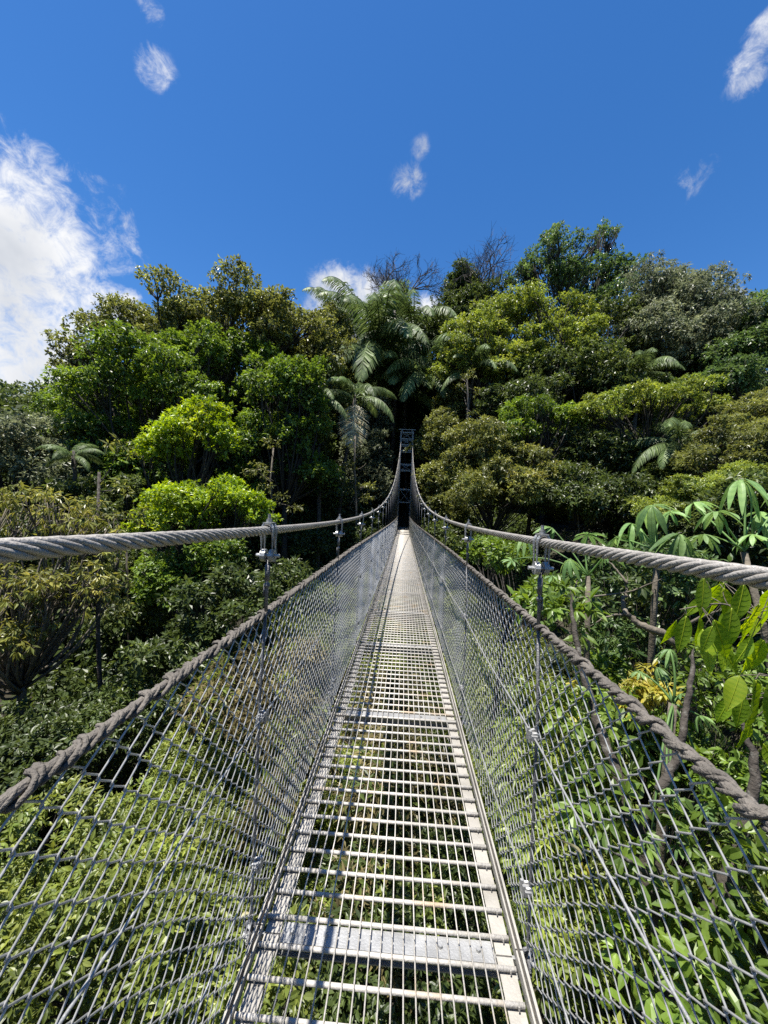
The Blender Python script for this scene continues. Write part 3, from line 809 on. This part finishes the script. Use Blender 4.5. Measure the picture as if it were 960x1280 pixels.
# ------------------------------------------------------------------ cecropias at right
CL = [palmate_mesh('leaf', .38, M['cecropia'], i, n=8 + i % 4, sag=.3 + .13 * i) for i in range(7)]
def cecropia(label, base_px, Y, leaves, seed, size=.74):
    rng = np.random.default_rng(seed)
    top = at(*base_px, Y); b = np.array([top[0] + .1, top[1] + .2, gz(top[0], top[1])])
    root = empty('cecropia_tree', tuple(b), label, 'tree', 'trees with large lobed leaves')
    g = Geo(); g.tube(curve((0, 0, -.3), top - b, 10, rng, .04), np.linspace(.07, .035, 10), 8)
    link('trunk', g.mesh('trunk', M['palebark'], True), root)
    for (px, py, dy, sz) in leaves:
        p = at(px, py, Y + dy)
        o = link('leaf', CL[rng.integers(7)], root); o.location = p - b
        o.rotation_euler = (rng.normal() * .25 + .25, rng.normal() * .25, rng.uniform(0, 6.28)); s = size * sz; o.scale = (s, s, s)
        g = Geo(); g.tube(curve(top - b, p - b, 7, rng, .1, .06), np.linspace(.013, .008, 7), 5)
        st = link('stalk', g.mesh('stalk', M['cecropia'], True), root)
cecropia('tree with large pale lobed umbrella leaves standing over the right cable', (822, 690), 5.2,
         [(815, 632, 0, 1.15), (790, 655, .5, .85), (850, 668, -.2, .9), (770, 672, .6, .8), (838, 640, .8, .9)], 1)
cecropia('smaller tree with pale lobed leaves just beyond the right cable clamp', (735, 720), 5.5,
         [(690, 660, .4, .7), (735, 668, .2, .95), (655, 672, .9, .7), (712, 700, 0, .7), (760, 690, -.3, .7), (640, 700, .5, .6), (690, 720, .1, .6)], 2)
cecropia('tree with long lobed leaves at the right edge above the cable end', (930, 690), 5.0,
         [(925, 600, .3, 1.1), (895, 640, 0, .9), (950, 640, .4, 1.0), (880, 668, -.2, .75), (940, 668, 0, .8), (868, 628, .6, .8), (985, 610, .2, 1.)], 3)
cecropia('low tree with small star-shaped green leaves below the curved bare branch', (842, 880), 3.7,
         [(838, 812, .1, .38), (852, 868, 0, .42), (875, 895, -.1, .4), (822, 835, .3, .36), (800, 690 + 150, .2, .34), (835, 985, -.4, .4), (815, 1045, -.5, .4), (848, 1060, -.5, .4), (880, 1010, -.2, .4)], 4)

# ------------------------------------------------------------------ foreground branches with hanging leaves, right
def leafy_branch(label, stem, Y, leaves, seed, name='leafy_branch', r0=.012, mat='near', L=.175, W=.074, bark='palebark'):
    rng = np.random.default_rng(seed)
    P = np.array([at(px, py, Y + dy) for (px, py, dy) in stem])
    b = P[0]; root = empty(name, tuple(b), label, 'branch')
    g = Geo()
    t = np.linspace(0, len(P) - 1, len(P) * 5); PP = np.stack([np.interp(t, np.arange(len(P)), P[:, k]) for k in range(3)], -1)
    ker = np.array([.25, .5, .25])
    for _ in range(4): PP[1:-1] = (PP[:-2] + 2 * PP[1:-1] + PP[2:]) / 4
    g.tube(PP - b, np.linspace(r0, r0 * .3, len(PP)), 6)
    for (px, py, dy, ang, ls) in leaves:
        p = at(px, py, Y + dy)
        q = PP[np.argmin(np.linalg.norm(PP - p, axis=1))]
        g.tube(curve(q - b, p - b, 6, rng, .08, .05), np.linspace(r0 * .3, .0018, 6), 5)
        gl = Geo()
        a = R(ang); ax = np.array([math.cos(a), rng.normal() * .25, math.sin(a)])
        up = np.array([rng.normal() * .35, -.75, .55])
        big_leaf(gl, np.zeros(3), ax, up, L * ls * 1.12, W * ls * rng.uniform(.9, 1.1), rng, rng.uniform(.02, .25), .10, float(rng.uniform(.1, .85)), 17)
        o = link('leaf', gl.mesh('leaf', M[mat], True), root); o.location = p - b
    link('stem', g.mesh('stem', M[bark], True), root)
    return root
_r = np.random.default_rng(15)
_lv = [(880, 722, 0, -95, 1.0), (905, 735, .05, -80, .9), (930, 730, 0, -100, 1.1), (858, 770, 0, -100, 1.0), (875, 772, .1, -85, .9), (893, 775, -.05, -70, 1.1), (915, 760, 0, -95, 1.2),
       (935, 765, .1, -80, 1.1), (950, 755, 0, -105, 1.0), (955, 800, .05, -90, 1.1), (900, 730, .2, -110, .9), (965, 735, .1, -80, 1.), (846, 775, .1, -110, .8)]
for _i in range(16): _lv.append((_r.uniform(862, 975), _r.uniform(722, 812), _r.uniform(-.1, .45), _r.uniform(-125, -55), _r.uniform(.55, 1.15)))
leafy_branch('spray of hanging translucent yellow-green leaves just under the right cable end', [(1010, 800, .3), (955, 775, .1), (905, 752, 0), (850, 762, 0)], 2.0, _lv, 3, r0=.008)
_lv = [(945, 850, 0, -85, 1.25), (925, 845, .15, -120, .8), (975, 845, 0, -95, 1.2), (930, 870, .3, -100, .8), (955, 930, .2, -60, .8), (912, 875, .4, -110, .7), (960, 880, .15, -75, 1.0), (938, 905, .3, -100, .7)]
leafy_branch('branch with broad glossy green leaves at the right edge beside the mesh', [(1040, 870, .3), (990, 852, .1), (950, 842, 0)], 1.55, _lv, 5, r0=.007, W=.092)

def limb_tree(name, label, base, limbs, bark, seed, pads, mat, leaf, dens, cat='tree', width=.4, droop=.5):
    """tree drawn by its limbs: each limb is a polyline of (px, py, Y) with start and end radius"""
    rng = np.random.default_rng(seed)
    b = np.array([base[0], base[1], gz(base[0], base[1])]); root = empty(name, tuple(b), label, cat)
    g = Geo()
    for (pts, ra, rb_) in limbs:
        P = np.array([at(*p) if len(p) == 3 else np.array(p[:3]) for p in pts])
        t = np.linspace(0, len(P) - 1, len(P) * 6); PP = np.stack([np.interp(t, np.arange(len(P)), P[:, k]) for k in range(3)], -1)
        for _ in range(5): PP[1:-1] = (PP[:-2] + 2 * PP[1:-1] + PP[2:]) / 4
        PP[1:-1] += rng.normal(size=(len(PP) - 2, 3)) * ra * .12
        g.tube(PP - b, np.linspace(ra, rb_, len(PP)) * .78 * np.clip((1 - np.linspace(0, 1, len(PP))) * 4 + .12, 0, 1), 8)
    link('trunk', g.mesh('trunk', M[bark], True), root)
    if pads:
        g = Geo(); leaf_pads(g, [(at(px, py, Y) - b, r, r * .7) for (px, py, Y, r) in pads], rng, dens, leaf, leaf * width, 7, droop, cover=.5)
        link('crown', g.mesh('crown', M[mat]), root)
    return root
bx_ = at(838, 1180, 3.0)
limb_tree('forked_tree', 'old tree with thick mottled forking limbs seen through the right mesh', bx_,
          [([(bx_[0], bx_[1], gz(bx_[0], bx_[1]) - .3, 0), (842, 1190, 3.1), (818, 1120, 3.2), (805, 1050, 3.3), (825, 990, 3.3)], .13, .055),
           ([(818, 1130, 3.2), (770, 960, 3.6), (735, 870, 4.0), (718, 790, 4.3), (712, 735, 4.6)], .075, .025),
           ([(836, 1170, 3.1), (880, 1150, 3.0), (905, 1110, 3.0), (925, 1060, 3.1), (950, 960, 3.2), (905, 850, 3.5)], .085, .035),
           ([(825, 990, 3.3), (850, 940, 3.4), (862, 860, 3.6), (870, 800, 3.8)], .05, .02),
           ([(840, 1120, 3.15), (800, 1085, 3.0), (760, 1062, 2.8)], .03, .012)], 'bark', 4,
          [(760, 1010, 3.4, .45), (900, 1060, 3.1, .35), (745, 900, 4.1, .5), (690, 760, 4.8, .5), (925, 1180, 2.8, .45), (870, 1230, 2.7, .5)], 'fresh', .12, 45)
limb_tree('bare_branch_tree', 'tree with curved pale bare branches between the lobed leaves and the right mesh', at(860, 860, 5.),
          [([(at(860, 860, 5.)[0], at(860, 860, 5.)[1], -6.6, 0), (868, 900, 5.0), (858, 820, 5.0), (835, 795, 5.0), (800, 780, 5.1), (780, 765, 5.2), (783, 740, 5.3), (785, 715, 5.4)], .10, .02),
           ([(782, 768, 5.2), (760, 770, 5.2), (735, 785, 5.3)], .022, .008), ([(785, 730, 5.3), (765, 705, 5.5), (750, 695, 5.6)], .02, .008),
           ([(835, 795, 5.0), (870, 775, 4.8), (905, 760, 4.6)], .035, .012), ([(712, 800, 5.4), (715, 750, 5.4), (722, 725, 5.5)], .03, .02),
           ([(722, 748, 5.4), (790, 740, 5.2), (835, 720, 5.1)], .018, .008)], 'palebark', 6,
          [(800, 730, 5.5, .35), (740, 760, 5.8, .3)], 'dark', .12, 30)

# ------------------------------------------------------------------ shrubs around the bridge
S = make_tree
S('leafy_shrub', 'sunlit bright-green shrub below the left mesh in the bottom left corner', 'shrub',
  [E(60, 1120, 150, 110, 3.9), E(190, 1080, 110, 80, 4.6), E(80, 1260, 160, 80, 3.2)], M['under'], 41, leaf=.08, width=.38, per=3.5, rb=.24, dens=75, trunk_r=.05, inner=.1, k=7, cover=.42, droop=.5, extra=(M['yellowgreen'], .6, 'pale_leaves'))
S('leafy_shrub', 'leafy green shrub close under the left edge of the deck, beside the crossbeam', 'shrub',
  [E(235, 1190, 70, 80, 3.4), E(330, 1260, 60, 60, 3.)], M['under'], 42, leaf=.078, width=.42, per=3.5, rb=.28, dens=80, trunk_r=.04, k=6)
S('dry_bush', 'reddish-brown dry bush seen through the left mesh', 'shrub',
  [E(290, 865, 50, 30, 8.5), E(340, 840, 40, 30, 9), E(330, 900, 45, 35, 8)], M['brownfern'], 43, leaf=.19, width=.22, per=2.6, rb=.34, dens=40, trunk_r=.05, droop=.6, bark='palebark', cover=.4, extra=(M['under'], .5, 'green_leaves'))
S('dry_bush', 'tan dry bush right beside the left edge of the deck', 'shrub',
  [E(390, 860, 40, 60, 8), E(370, 930, 45, 50, 6.8), E(350, 1010, 40, 40, 5.8)], M['brownfern'], 44, leaf=.16, width=.22, per=2.6, rb=.34, dens=44, trunk_r=.05, droop=.6, bark='palebark', cover=.5, extra=(M['under'], .9, 'green_leaves'))
S('dry_bush', 'mixed brown and green bush under the grating of the deck', 'shrub',
  [E(500, 1000, 80, 70, 5.6), E(470, 1130, 90, 60, 4.6), E(490, 880, 50, 50, 7.5)], M['brownfern'], 45, leaf=.14, width=.26, per=2.6, rb=.32, dens=34, trunk_r=.05, droop=.5, cover=.5, extra=(M['dark'], .8, 'green_leaves'))
S('leafy_shrub', 'dark leafy shrub beneath the near end of the deck', 'shrub',
  [E(480, 1220, 130, 70, 4.0), E(560, 1100, 70, 60, 4.8)], M['dark'], 46, leaf=.082, width=.4, per=3, rb=.32, dens=40, trunk_r=.05, extra=(M['under'], .3, 'pale_leaves'))
S('drooping_shrub', 'tall light-green shrub with drooping leaflets behind the right mesh', 'shrub',
  [E(690, 890, 45, 45, 6.0), E(650, 960, 40, 55, 5.4), E(720, 980, 50, 50, 4.8), E(690, 1080, 45, 60, 4.3)], M['yellowgreen'], 47, leaf=.12, width=.25, per=3., rb=.34, dens=60, trunk_r=.05, droop=1.1, extra=(M['orange'], .12, 'yellow_leaves'))
S('drooping_shrub', 'light-green drooping shrub beside the right edge of the deck', 'shrub',
  [E(670, 1200, 40, 60, 3.6), E(640, 1050, 25, 45, 4.6), E(750, 1160, 50, 50, 3.9)], M['yellowgreen'], 48, leaf=.11, width=.27, per=3., rb=.34, dens=60, trunk_r=.04, droop=1.0)
S('yellow_bush', 'small bush with yellow-orange new leaves above the right mesh', 'shrub',
  [E(812, 860, 26, 18, 4.6), E(790, 878, 16, 12, 4.7)], M['orange'], 49, leaf=.10, width=.28, per=5, rb=.4, dens=110, trunk_r=.02, droop=.9, cover=.35)
S('leafy_shrub', 'bright leafy shrub in the bottom right corner behind the mesh', 'shrub',
  [E(900, 1190, 70, 70, 3.4), E(820, 1260, 80, 50, 3.2), E(960, 1120, 50, 60, 3.3)], M['under'], 50, leaf=.082, width=.42, per=3.5, rb=.3, dens=75, trunk_r=.05, k=6, extra=(M['lime'], .25, 'pale_leaves'))
S('leafy_shrub', 'green shrub below the small yellow-orange bush', 'shrub',
  [E(790, 920, 50, 35, 5.0), E(850, 940, 45, 40, 4.8), E(760, 850, 40, 30, 6.)], M['fresh'], 51, leaf=.13, width=.4, per=3., rb=.33, dens=44, trunk_r=.04)
S('leafy_shrub', 'tangled green shrub around the curved bare branch behind the right cable', 'shrub',
  [E(800, 700, 60, 30, 7.0), E(745, 740, 50, 35, 7.2), E(860, 720, 50, 30, 6.5), E(780, 800, 60, 40, 6.6)], M['deep'], 55, leaf=.11, width=.42, per=3, rb=.3, trunk_r=.03, cover=.45)
S('leafy_shrub', 'shaded shrub under the hanging yellow-green leaves at the right edge', 'shrub',
  [E(900, 850, 50, 40, 4.6), E(950, 900, 45, 50, 4.2), E(930, 990, 45, 50, 4.0), E(880, 960, 40, 35, 4.5)], M['fresh'], 56, leaf=.09, width=.42, per=3, rb=.3, trunk_r=.025, cover=.4)
S('leafy_shrub', 'pale green shrub just below the right cable beyond its clamp', 'shrub',
  [E(640, 700, 40, 25, 10), E(700, 745, 45, 30, 8), E(610, 690, 25, 20, 13)], M['fresh'], 52, leaf=.16, width=.4, per=2.6, rb=.34, dens=36, trunk_r=.05)
S('leafy_shrub', 'shaded dark shrub below the left rope near the slender trunk', 'shrub',
  [E(60, 930, 90, 40, 9.), E(170, 890, 70, 40, 10.5), E(30, 970, 60, 30, 8)], M['dark'], 53, leaf=.13, width=.42, per=2.4, rb=.34, dens=34, trunk_r=.05)  # shade is painted in by the dark leaf colour
S('leafy_shrub', 'shaded dark shrub between the lime-green tree and the left mesh', 'shrub',
  [E(290, 760, 60, 40, 13), E(360, 740, 50, 35, 15), E(240, 820, 60, 40, 11.5)], M['dark'], 54, leaf=.2, width=.45, per=2.0, rb=.34, dens=30, trunk_r=.05)  # dark leaves chosen to paint the shade here

# two dry leaves caught at the bridge
def dry_leaf(label, px, py, Y, ax, up, L, W):
    p = at(px, py, Y); g = Geo(); r_ = np.random.default_rng(int(px))
    big_leaf(g, np.zeros(3), np.array(ax, float), np.array(up, float), L, W, r_, .7, .3, .5, 9)
    tag(link('dry_leaf', g.mesh('dry_leaf', M['deadpalm'], True)), label, 'leaf').location = p
dry_leaf('curled tan dry leaf lying at the left rail of the deck', 300, 1150, 1.47, (.6, .8, .1), (-.3, 0, 1), .06, .022)
dry_leaf('curled tan dry leaf caught in the right mesh', 730, 1075, 1.0, (-.2, .9, .3), (1, .2, .3), .055, .018)

# ------------------------------------------------------------------ stuff: understory between the trunks, ground cover, distant woods
rng = np.random.default_rng(77)
def scatter(n, xr, yr, keep, zlo, zhi, rlo, rhi, flat=.6):
    out = []
    while len(out) < n:
        x = rng.uniform(*xr); y = rng.uniform(*yr)
        if not keep(x, y): continue
        r = rng.uniform(rlo, rhi); out.append((np.array([x, y, gz(x, y) + rng.uniform(zlo, zhi)]), r, r * flat))
    return out
g = Geo()
leaf_pads(g, scatter(430, (-6, 6), (-2.5, 10), lambda x, y: math.sin(x * 1.7 + .6) + math.sin(y * 1.5 + x) > -.75, -.2, 2.3, .3, .8), rng, 0, .078, .032, 7, .35, cover=.42)
leaf_pads(g, scatter(300, (-9, 9), (9, 30), lambda x, y: abs(x) < 4 + y * .15, -.1, .9, .7, 1.3), rng, 0, .15, .06, 7, .3, cover=.55)
tag(link('undergrowth', g.mesh('undergrowth', M['under'])), kind='stuff', label='low leafy ground cover on the valley floor under the bridge')
g = Geo()
leaf_pads(g, scatter(120, (-6, 6), (-2, 11), lambda x, y: math.sin(x * 1.3 + 1) * math.cos(y * .9) > -.1, .2, 2.4, .25, .7), rng, 0, .11, .03, 8, .9, cover=.4)
tag(link('creeper_cover', g.mesh('creeper_cover', M['yellowgreen'])), kind='stuff', label='patches of drooping yellow-green creeper over the ground cover below the bridge')
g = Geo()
leaf_pads(g, scatter(330, (-18, 18), (-3, 24), lambda x, y: abs(x) > 5 + max(0, y - 9) * .12, -.2, 1.3, .7, 1.4), rng, 0, .16, .07, 7, .3, cover=.5)  # dark leaf colour stands in for shade under the overhanging trees
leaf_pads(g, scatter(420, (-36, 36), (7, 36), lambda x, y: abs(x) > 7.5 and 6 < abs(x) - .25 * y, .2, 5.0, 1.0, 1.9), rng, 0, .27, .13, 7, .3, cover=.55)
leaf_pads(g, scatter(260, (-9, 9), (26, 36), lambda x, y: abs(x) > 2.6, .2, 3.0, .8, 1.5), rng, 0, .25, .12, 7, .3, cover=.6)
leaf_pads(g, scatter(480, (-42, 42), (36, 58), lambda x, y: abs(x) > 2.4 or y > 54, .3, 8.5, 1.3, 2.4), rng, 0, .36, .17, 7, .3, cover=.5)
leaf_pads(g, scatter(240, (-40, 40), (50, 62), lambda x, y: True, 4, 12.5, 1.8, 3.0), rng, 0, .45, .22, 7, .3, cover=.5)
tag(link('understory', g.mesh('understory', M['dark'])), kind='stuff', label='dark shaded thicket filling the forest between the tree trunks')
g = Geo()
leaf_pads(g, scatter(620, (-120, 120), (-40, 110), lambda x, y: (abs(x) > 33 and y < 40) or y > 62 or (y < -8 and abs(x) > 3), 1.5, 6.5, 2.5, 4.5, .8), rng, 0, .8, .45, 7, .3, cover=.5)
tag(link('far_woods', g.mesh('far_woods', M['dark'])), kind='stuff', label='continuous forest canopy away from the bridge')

# ------------------------------------------------------------------ camera, sun, sky
cam = bpy.data.cameras.new('camera'); co = bpy.data.objects.new('camera', cam); COL.objects.link(co)
cam.sensor_fit = 'VERTICAL'; cam.sensor_height = 36; cam.sensor_width = 27; cam.lens = 36 * FPX / 1280
cam.clip_start = .02; cam.clip_end = 5000
m = Matrix.Rotation(YAW, 4, 'Z') @ Matrix.Rotation(math.pi / 2 + PITCH, 4, 'X') @ Matrix.Rotation(ROLL, 4, 'Z')
co.matrix_world = m
SC.camera = co

sd = Vector((-.19, -.11, 1)).normalized()
sun = bpy.data.lights.new('sun', 'SUN'); so = bpy.data.objects.new('sun', sun); COL.objects.link(so)
sun.energy = 5.0; sun.angle = R(.53); sun.color = (1, .955, .88)
so.rotation_euler = (-sd).to_track_quat('-Z', 'Y').to_euler(); so.location = (0, 0, 40)

w = bpy.data.worlds.new('World'); SC.world = w; w.use_nodes = True
nt = w.node_tree; nt.nodes.clear()
N = nt.nodes.new; Lk = nt.links.new
out = N('ShaderNodeOutputWorld'); bg = N('ShaderNodeBackground'); bg.inputs[1].default_value = .075
sky = N('ShaderNodeTexSky'); sky.sky_type = 'NISHITA'; sky.sun_disc = False
sky.sun_elevation = math.asin(sd.z); sky.sun_rotation = math.atan2(sd.x, sd.y)
sky.altitude = 600; sky.air_density = 1.0; sky.dust_density = .25; sky.ozone_density = 3.0
hs = N('ShaderNodeHueSaturation'); hs.inputs['Saturation'].default_value = 1.3; hs.inputs['Hue'].default_value = .505
hs.inputs['Value'].default_value = 1.1
Lk(sky.outputs[0], hs.inputs['Color'])
tc = N('ShaderNodeTexCoord')
n1 = N('ShaderNodeTexNoise'); n1.inputs['Scale'].default_value = 6.5; n1.inputs['Detail'].default_value = 9; n1.inputs['Roughness'].default_value = .6; n1.inputs['Distortion'].default_value = .35
Lk(tc.outputs['Generated'], n1.inputs['Vector'])
def math_(op, a, b=None):
    x = N('ShaderNodeMath'); x.operation = op
    for i, v in enumerate((a, b)):
        if v is None: continue
        if isinstance(v, (int, float)): x.inputs[i].default_value = v
        else: Lk(v, x.inputs[i])
    return x.outputs[0]
clouds = [(5, 320, 85, 1.0), (45, 300, 62, .95), (20, 430, 70, .95), (80, 375, 48, .85), (115, 275, 46, .56), (142, 308, 32, .56), (25, 200, 44, .42), (70, 238, 42, .5), (-60, 350, 130, 1.), (158, 386, 22, .8), (0, 190, 46, .6), (35, 245, 58, .82),
          (45, 470, 40, .7), (195, 90, 25, .40), (190, 12, 20, .33), (511, 230, 21, .40), (526, 187, 14, .3), (425, 378, 34, .8), (468, 392, 32, .75), (530, 395, 26, .7), (445, 440, 50, .7),
          (938, 90, 28, .44), (955, 45, 24, .45), (866, 230, 20, .36), (885, 208, 16, .34), (905, 378, 18, .7), (440, 400, 50, .8)]
acc = None
for (px, py, r, a) in clouds:
    d = Vector(at(px, py, 1.0)).normalized()
    # angular radius at this place in the frame
    d2 = Vector(at(px, py + r, 1.0)).normalized()
    vm = N('ShaderNodeVectorMath'); vm.operation = 'DOT_PRODUCT'; Lk(tc.outputs['Generated'], vm.inputs[0]); vm.inputs[1].default_value = d
    mr = N('ShaderNodeMapRange'); mr.interpolation_type = 'SMOOTHSTEP'
    mr.inputs['From Min'].default_value = math.cos(d.angle(d2) * 1.7); mr.inputs['From Max'].default_value = 1.0
    mr.inputs['To Min'].default_value = 0; mr.inputs['To Max'].default_value = a
    Lk(vm.outputs['Value'], mr.inputs['Value'])
    acc = mr.outputs[0] if acc is None else math_('MAXIMUM', acc, mr.outputs[0])
n3 = N('ShaderNodeTexNoise'); n3.inputs['Scale'].default_value = 27; n3.inputs['Detail'].default_value = 10; n3.inputs['Roughness'].default_value = .7; n3.inputs['Distortion'].default_value = .45
Lk(tc.outputs['Generated'], n3.inputs['Vector'])
fbm = math_('ADD', math_('MULTIPLY', math_('SUBTRACT', n1.outputs['Fac'], .5), 1.5), math_('MULTIPLY', math_('SUBTRACT', n3.outputs['Fac'], .5), 1.7))
dens = math_('ADD', math_('MULTIPLY', acc, 1.05), fbm)
cm = N('ShaderNodeMapRange'); cm.interpolation_type = 'SMOOTHSTEP'
cm.inputs['From Min'].default_value = .22; cm.inputs['From Max'].default_value = 1.08; Lk(dens, cm.inputs['Value'])
cm2 = math_('MULTIPLY', cm.outputs[0], math_('MINIMUM', math_('MULTIPLY', acc, 3.), 1.))
n2 = N('ShaderNodeTexNoise'); n2.inputs['Scale'].default_value = 5.; n2.inputs['Detail'].default_value = 5
Lk(tc.outputs['Generated'], n2.inputs['Vector'])
cr = N('ShaderNodeValToRGB'); e = cr.color_ramp.elements
e[0].position = .35; e[0].color = (3.7, 3.95, 4.4, 1); e[1].position = .62; e[1].color = (6.1, 6.15, 6.25, 1); Lk(n2.outputs['Fac'], cr.inputs[0])
mx = N('ShaderNodeMixRGB'); Lk(cm2, mx.inputs[0]); Lk(hs.outputs[0], mx.inputs[1]); Lk(cr.outputs[0], mx.inputs[2])
Lk(mx.outputs[0], bg.inputs[0]); Lk(bg.outputs[0], out.inputs[0])

vs = SC.view_settings
vs.view_transform = 'Standard'; vs.look = 'None'; vs.exposure = 1.12; vs.gamma = 1; vs.use_curve_mapping = False
SC.cycles.max_bounces = 6; SC.cycles.diffuse_bounces = 3; SC.cycles.glossy_bounces = 2; SC.cycles.transmission_bounces = 3
SC.cycles.use_denoising = False
